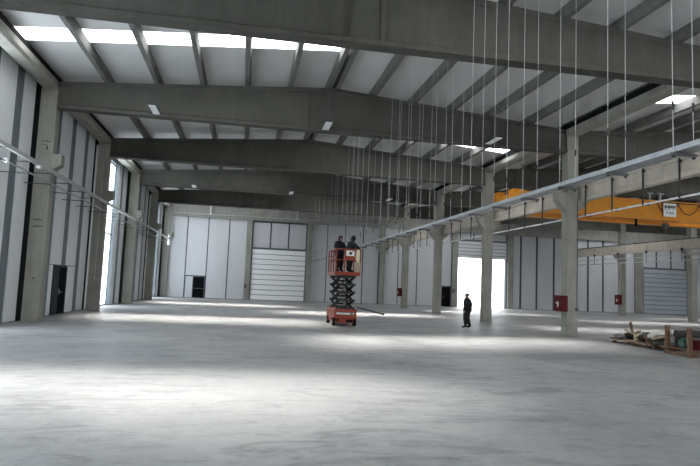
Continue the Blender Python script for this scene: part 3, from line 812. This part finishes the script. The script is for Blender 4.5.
# ------------------------------------------------------------------ scissor lift
LX0, LX1, LY0, LY1 = 4.03, 5.12, 25.80, 28.15
lcx, lcy = (LX0+LX1)/2, (LY0+LY1)/2
t = thing('scissor_lift', (lcx, lcy, 0), 'red-orange scissor lift raised with two workers on its platform', 'scissor lift')
hw, hl = (LX1-LX0)/2, (LY1-LY0)/2
ch = MB().box(-hw+.03, hw-.03, -hl, hl, .34, .76).box(-hw+.16, hw-.16, -hl+.05, hl-.05, .14, .36)
ch.box(-hw+.02, hw-.02, -hl+.75, hl-.75, .16, .34)
ch = ch.build('chassis', 'red_lift', t, .025)
band = MB().box(-hw+.10, hw-.12, -hl-.008, -hl, .50, .63).build('lettering_band', 'socket', ch)
lt = MB(); x = -hw+.14
for k, w_ in enumerate((.02, .05, .035, .035, .045, .03, .04, .035, .05, .03, .04)):
    zz = .60 if k != 0 else .615
    lt.box(x, x+w_, -hl-.013, -hl-.008, .525, zz); x += w_+.022
st = []
for k in range(10):
    a = PI/2+k*PI/5; r_ = .048 if k % 2 == 0 else .02; st.append((hw-.19+r_*math.cos(a), .565+r_*math.sin(a)))
lt.prism(st, 'Y', -hl-.013, -hl-.008)
lt.build('lettering', 'white', band)
for sx in (-1, 1):
    for sy in (-1, 1):
        wx = sx*(hw-.07)
        wl_ = MB().tube([(wx-.065, sy*(hl-.32), .19), (wx+.065, sy*(hl-.32), .19)], .19, 20).build('wheel', 'black', t)
        MB().tube([(wx+sx*.055, sy*(hl-.32), .19), (wx+sx*.072, sy*(hl-.32), .19)], .10, 14).build('wheel_hub', 'wood_pale', wl_)
MB().tube([(-hw+.2, -hl+.02, .2), (-hw+.2, -hl+.02, .36)], .03).box(.05, hw-.2, -hl-.015, -hl+.01, .2, .3).build('front_step', 'black', t)
PZ = 2.28
n_t = 4; z0, zs = .80, (PZ-.06-.80)/4
for sx in (-1, 1):
    for k in range(n_t):
        a, b_ = z0+k*zs+.03, z0+(k+1)*zs-.03
        x = sx*(hw-.22)
        MB().bar((x-.03, -hl+.20, a), (x-.03, hl-.25, b_), .06, .11).build('scissor_arm', 'black', t)
        MB().bar((x+.035, hl-.25, a), (x+.035, -hl+.20, b_), .06, .11).build('scissor_arm', 'black', t)
for k in range(n_t+1):
    z = z0+k*zs
    for y in (-hl+.18, hl-.24): MB().tube([(-hw+.10, y, z), (hw-.10, y, z)], .055, 10).build('cross_tube', 'darksteel', t)
for k in range(n_t): MB().tube([(-hw+.16, -.02, z0+(k+.5)*zs), (hw-.16, -.02, z0+(k+.5)*zs)], .05, 10).build('cross_tube', 'darksteel', t)
MB().tube([(.05, -hl+.5, .95), (.05, hl-.6, 1.5)], .06, 10).tube([(.05, -hl+.6, 1.55), (.05, hl-.6, 2.05)], .05, 10).build('hydraulic_ram', 'steel', t)
pf = MB().box(-hw-.0, hw+.08, -hl, hl, PZ, PZ+.16).build('platform_deck', 'red_lift', t, .01)
cage = MB(); px0, px1 = -hw+.03, hw+.05; TZ_ = PZ+1.20
for x in (px0, px1):
    for y in (-hl+.03, -hl+.8, .4, hl-.03): cage.box(x-.025, x+.025, y-.025, y+.025, PZ+.15, TZ_)
    for z in (PZ+.68, TZ_-.04): cage.box(x-.022, x+.022, -hl+.03, hl-.03, z, z+.045)
for y in (-hl+.03, hl-.03):
    for z in (PZ+.68, TZ_-.04): cage.box(px0, px1, y-.022, y+.022, z, z+.045)
    for x in (-.12,): cage.box(x-.022, x+.022, y-.022, y+.022, PZ+.15, TZ_)
cage.build('guard_rail', 'red_lift', pf)
pn = MB().box(-.14, .36, -hl-.02, -hl+.005, PZ+.72, TZ_).build('front_panel', 'red_lift', t)
MB().box(-.07, .30, -hl-.03, -hl-.02, PZ+.88, PZ+1.12).build('white_plate', 'white', pn)
MB().ball((.12, -hl-.032, PZ+1.0), .075, .006, .07, 12, 8).bar((.13, -hl-.033, PZ+1.02), (.23, -hl-.033, PZ+1.09), .01, .03).build('black_emblem', 'mark', pn)
MB().box(.40, .54, -hl-.03, -hl+.03, PZ+.62, TZ_-.03).box(.43, .51, -hl-.035, -hl-.03, PZ+.7, TZ_-.1).build('document_holder', 'cream', t)
MB().box(.36, hw+.05, -hl-.01, -hl+.02, PZ+.16, PZ+.62).build('gate_sheet', 'wood_pale', t)
# workers on the platform
person((lcx-.20, lcy-.08, PZ+.16), math.radians(-150), 'left worker on the lift platform, dark clothes and hood, back turned',
       dict(elL=(-.27, .06, 1.14), wrL=(-.18, .26, 1.10), elR=(.26, .04, 1.14), wrR=(.18, .27, 1.12), neck=(0, .02, 1.54)), jacket='navy', hat='hood', h=1.72, group='workers on the lift')
person((lcx+.18, lcy-.62, PZ+.16), math.radians(-75), 'right worker on the lift platform, bending head and arms to the tray',
       dict(chest=(0, .05, 1.29), nb=(0, .09, 1.43), neck=(0, .13, 1.50), shL=(-.19, .08, 1.37), shR=(.19, .08, 1.37), elL=(-.30, .24, 1.16), wrL=(-.16, .42, 1.08), elR=(.30, .22, 1.18), wrR=(.16, .44, 1.10)),
       jacket='cloth_dark', hat='hood', head_tilt=(.03, 0), h=1.74, group='workers on the lift')

# long dark pipe lying on the floor behind the lift
tag(MB().tube([(9.41, 47.6, .06), (9.1, 37.2, .06)], .06, 10).tube([(9.1, 37.2, .06), (9.1, 37.1, .06)], .075, 10).build('steel_pipe', 'darksteel'), 'long dark pipe lying on the floor right of the lift', 'pipe')

# ------------------------------------------------------------------ timber and scrap heap on the right
def pallet(loc, rz, lab, wid=1.2, dep=.9):
    t = thing('wooden_pallet', loc, lab, 'pallet', 'wooden pallets in the heap', rz)
    for k in range(6): MB().box(-wid/2, wid/2, -dep/2+k*dep/5.6, -dep/2+k*dep/5.6+.11, .115, .138).build('top_board', 'wood_pale', t)
    for y in (-dep/2, -.05, dep/2-.1):
        MB().box(-wid/2, wid/2, y, y+.10, 0, .02).build('bottom_board', 'wood', t)
        for x in (-wid/2, -.07, wid/2-.14): MB().box(x, x+.14, y, y+.10, .02, .115).build('block', 'wood', t)
    return t
pallet((15.35, 20.5, 0), .35, 'weathered pallet at the left end of the scrap heap', 1.5, 1.3)
pallet((15.0, 18.9, 0), -.1, 'weathered pallet in the middle of the scrap heap', 1.3, 1.3)
t = thing('timber_stillage', (14.75, 16.85, 0), 'timber frame with upright posts at the right end of the heap', 'timber frame')
for (x, y) in ((-.90, -.72), (-.60, .62), (1.3, -.72), (1.3, .62)): MB().box(x-.06, x+.06, y-.06, y+.06, 0, .92).build('post', 'wood', t, .008)
for y in (-.72, .62): MB().box(-.86 if y < 0 else -.6, 1.3, y-.05, y+.05, .10, .20).build('bearer', 'wood', t)
for k in range(5): MB().box(-.75+.42*k, -.75+.42*k+.14, -.80, .70, .20, .23).build('deck_board', 'wood', t)
for x in (-.66, 1.3): MB().box(x-.05, x+.05, -.75, .65, .0, .10).build('skid', 'wood', t)
tag(MB().bar((16.17, 21.9, 0.0), (16.03, 21.95, .78), .09, .09).build('timber_stake', 'wood', None, .006), 'leaning wooden stake standing up behind the left end of the heap', 'timber')
tag(MB().tube([(14.22, 17.1, .66), (17.2, 17.25, .66)], .13, 14).tube([(14.17, 17.1, .66), (14.25, 17.1, .66)], .14, 14).build('dark_roll', 'debris_dark'), 'dark long roll lying on top between the timber posts', 'roll')
tag(MB().tube([(14.10, 16.75, .40), (15.3, 16.9, .40)], .17, 16).tube([(14.07, 16.75, .40), (14.11, 16.75, .40)], .12, 16).build('green_drum', 'green'), 'small green drum lying between the timber posts', 'drum')
tag(MB().box(14.12, 15.3, 16.08, 16.5, .23, .52).box(14.10, 15.32, 16.06, 16.52, .47, .54).build('red_crate', 'red_box', None, .01), 'dark red box behind the right hand timber post', 'box')
tag(MB().box(14.35, 15.4, 17.05, 17.4, .23, .50).box(14.3, 15.3, 17.1, 17.35, .50, .53).build('black_crate', 'debris_dark', None, .02), 'black crate under the dark roll between the posts', 'box')
def scrap(name, lab, cat, mat, c, size, rz, tilt=0, kind='box'):
    m_ = MB(); L, W, H = size
    ax = Vector((math.cos(rz)*math.cos(tilt), math.sin(rz)*math.cos(tilt), math.sin(tilt))); ay = Vector((-math.sin(rz), math.cos(rz), 0)); az = ax.cross(ay)
    if kind == 'box': m_.obox(c, ax*(L/2), ay*(W/2), az*(H/2))
    elif kind == 'tube': m_.tube([Vector(c)-ax*(L/2), Vector(c)+ax*(L/2)], H/2, 10)
    else:
        n = 14
        m_.ball((0, 0, 0), L/2, W/2, H/2, n, 8)
        rnd = random.Random(name+lab)
        m_.v = [tuple(Vector(c)+(ax*x+ay*y+az*z)*(1+rnd.uniform(-.18, .18))) for x, y, z in m_.v]
    return tag(m_.build(name, mat, None, .004 if kind == 'box' else 0, kind == 'lump'), lab, cat, 'scrap on the heap')
scrap('plank', 'dark plank across the left pallet edge', 'plank', 'wood', (14.7, 20.35, .165), (1.3, .14, .05), 1.0)
scrap('plank', 'pale plank along the front of the left pallet', 'plank', 'wood_pale', (14.6, 19.85, .165), (1.2, .12, .05), .4)
scrap('plank', 'dark plank sticking left out of the heap', 'plank', 'wood', (15.2, 21.25, .165), (1.4, .12, .05), .25)
scrap('cream_board', 'cream square board leaning in the middle of the heap', 'board', 'cream', (15.0, 20.1, .30), (.30, .05, .24), -.2, .1)
scrap('white_sack', 'crumpled white sack on top of the heap', 'sack', 'debris_white', (15.5, 19.75, .44), (.75, .5, .26), .4, .1, 'lump')
scrap('white_sack', 'smaller white sack hanging over the heap front', 'sack', 'debris_white', (14.95, 19.3, .34), (.5, .3, .3), .9, .4, 'lump')
scrap('dark_bundle', 'dark bundle at the back left of the heap', 'bundle', 'debris_dark', (15.35, 20.95, .28), (.7, .5, .28), .2, 0, 'lump')
scrap('dark_bundle', 'dark bundle under the white sack', 'bundle', 'debris_dark', (15.2, 19.9, .28), (.7, .6, .30), .6, 0, 'lump')
scrap('dark_bundle', 'dark brown bundle right of the white sack', 'bundle', 'debris_dark', (14.8, 18.75, .27), (.8, .6, .26), .1, 0, 'lump')
scrap('grey_bundle', 'grey bundle at the far left of the heap', 'bundle', 'debris_grey', (14.75, 20.85, .25), (.5, .4, .22), .7, 0, 'lump')
scrap('grey_bundle', 'grey heap of offcuts beside the first timber post', 'bundle', 'debris_grey', (14.9, 18.15, .26), (.8, .6, .26), .7, 0, 'lump')
scrap('plank', 'tan offcut on the middle pallet', 'plank', 'wood_pale', (14.75, 18.5, .44), (.9, .12, .06), .2, .12)
scrap('plank', 'brown offcut leaning by the middle of the heap', 'plank', 'wood', (14.55, 19.0, .30), (.9, .10, .06), 1.1, .25)
scrap('plank', 'brown offcut lying in front of the timber post', 'plank', 'wood', (14.35, 18.0, .17), (1.0, .12, .06), 1.4, .05)
scrap('pipe_offcut', 'short grey pipe on the middle pallet', 'pipe', 'debris_grey', (15.1, 18.8, .46), (1.0, .1, .10), .3, .05, 'tube')
scrap('pink_sheet', 'pale pinkish plastic sheet heaped behind the first post', 'sheet', 'cream', (15.6, 18.4, .40), (.9, .6, .50), .3, 0, 'lump')

scrap('plank', 'thin pale lath lying across the dark bundles', 'plank', 'wood_pale', (15.1, 20.75, .45), (1.1, .07, .04), 1.2, .06)
scrap('plank', 'dark board propped beside the leaning stake', 'plank', 'wood', (15.75, 21.3, .30), (.9, .14, .04), .5, .35)
scrap('teal_bag', 'small teal bag beside the white sack', 'bag', 'green', (15.05, 19.55, .42), (.34, .28, .22), .3, 0, 'lump')
scrap('dark_bundle', 'flat dark bundle in front of the first timber post', 'bundle', 'debris_dark', (14.45, 18.35, .22), (.6, .4, .18), 1.2, 0, 'lump')
scrap('grey_bundle', 'grey bundle behind the cream board', 'bundle', 'debris_grey', (15.5, 20.35, .32), (.5, .5, .3), .2, 0, 'lump')
scrap('plank', 'short brown block on the pale sheet', 'plank', 'wood', (15.2, 18.15, .50), (.5, .14, .10), .9, .1)

# ------------------------------------------------------------------ lights: daylight falling through the rooflights
POW = 125
for hi, i, x0, x1, a, b_, z0, z1 in SKY:
    la = bpy.data.lights.new('daylight', 'AREA'); la.shape = 'RECTANGLE'; la.size = abs(x1-x0)-.5; la.size_y = .6
    la.energy = POW; la.color = (1, .96, .90)
    la.spread = math.radians(20)
    lo = bpy.data.objects.new('daylight', la); C.objects.link(lo)
    lo.location = ((x0+x1)/2, (a+b_)/2, (z0+z1)/2-.27)
    sl = math.atan2(z1-z0, x1-x0)
    # the sun stands beyond the back wall, 45 degrees up, and shines forward through each strip
    lo.rotation_euler = (Matrix.Rotation(-sl, 3, 'Y') @ Matrix.Rotation(math.radians(-45), 3, 'X')).to_euler()

# world: bright overcast sky
wd = bpy.data.worlds.new('sky'); sc.world = wd; wd.use_nodes = True
bg = wd.node_tree.nodes['Background']; bg.inputs[0].default_value = (.92, .965, 1.0, 1); bg.inputs[1].default_value = 6.0

sc.view_settings.view_transform = 'Standard'; sc.view_settings.look = 'None'; sc.view_settings.gamma = 1
sc.view_settings.use_curve_mapping = False
sc.view_settings.exposure = 0.42
try:
    sc.cycles.max_bounces = 10; sc.cycles.diffuse_bounces = 6; sc.cycles.use_denoising = True
    sc.cycles.sample_clamp_indirect = 6
except Exception: pass
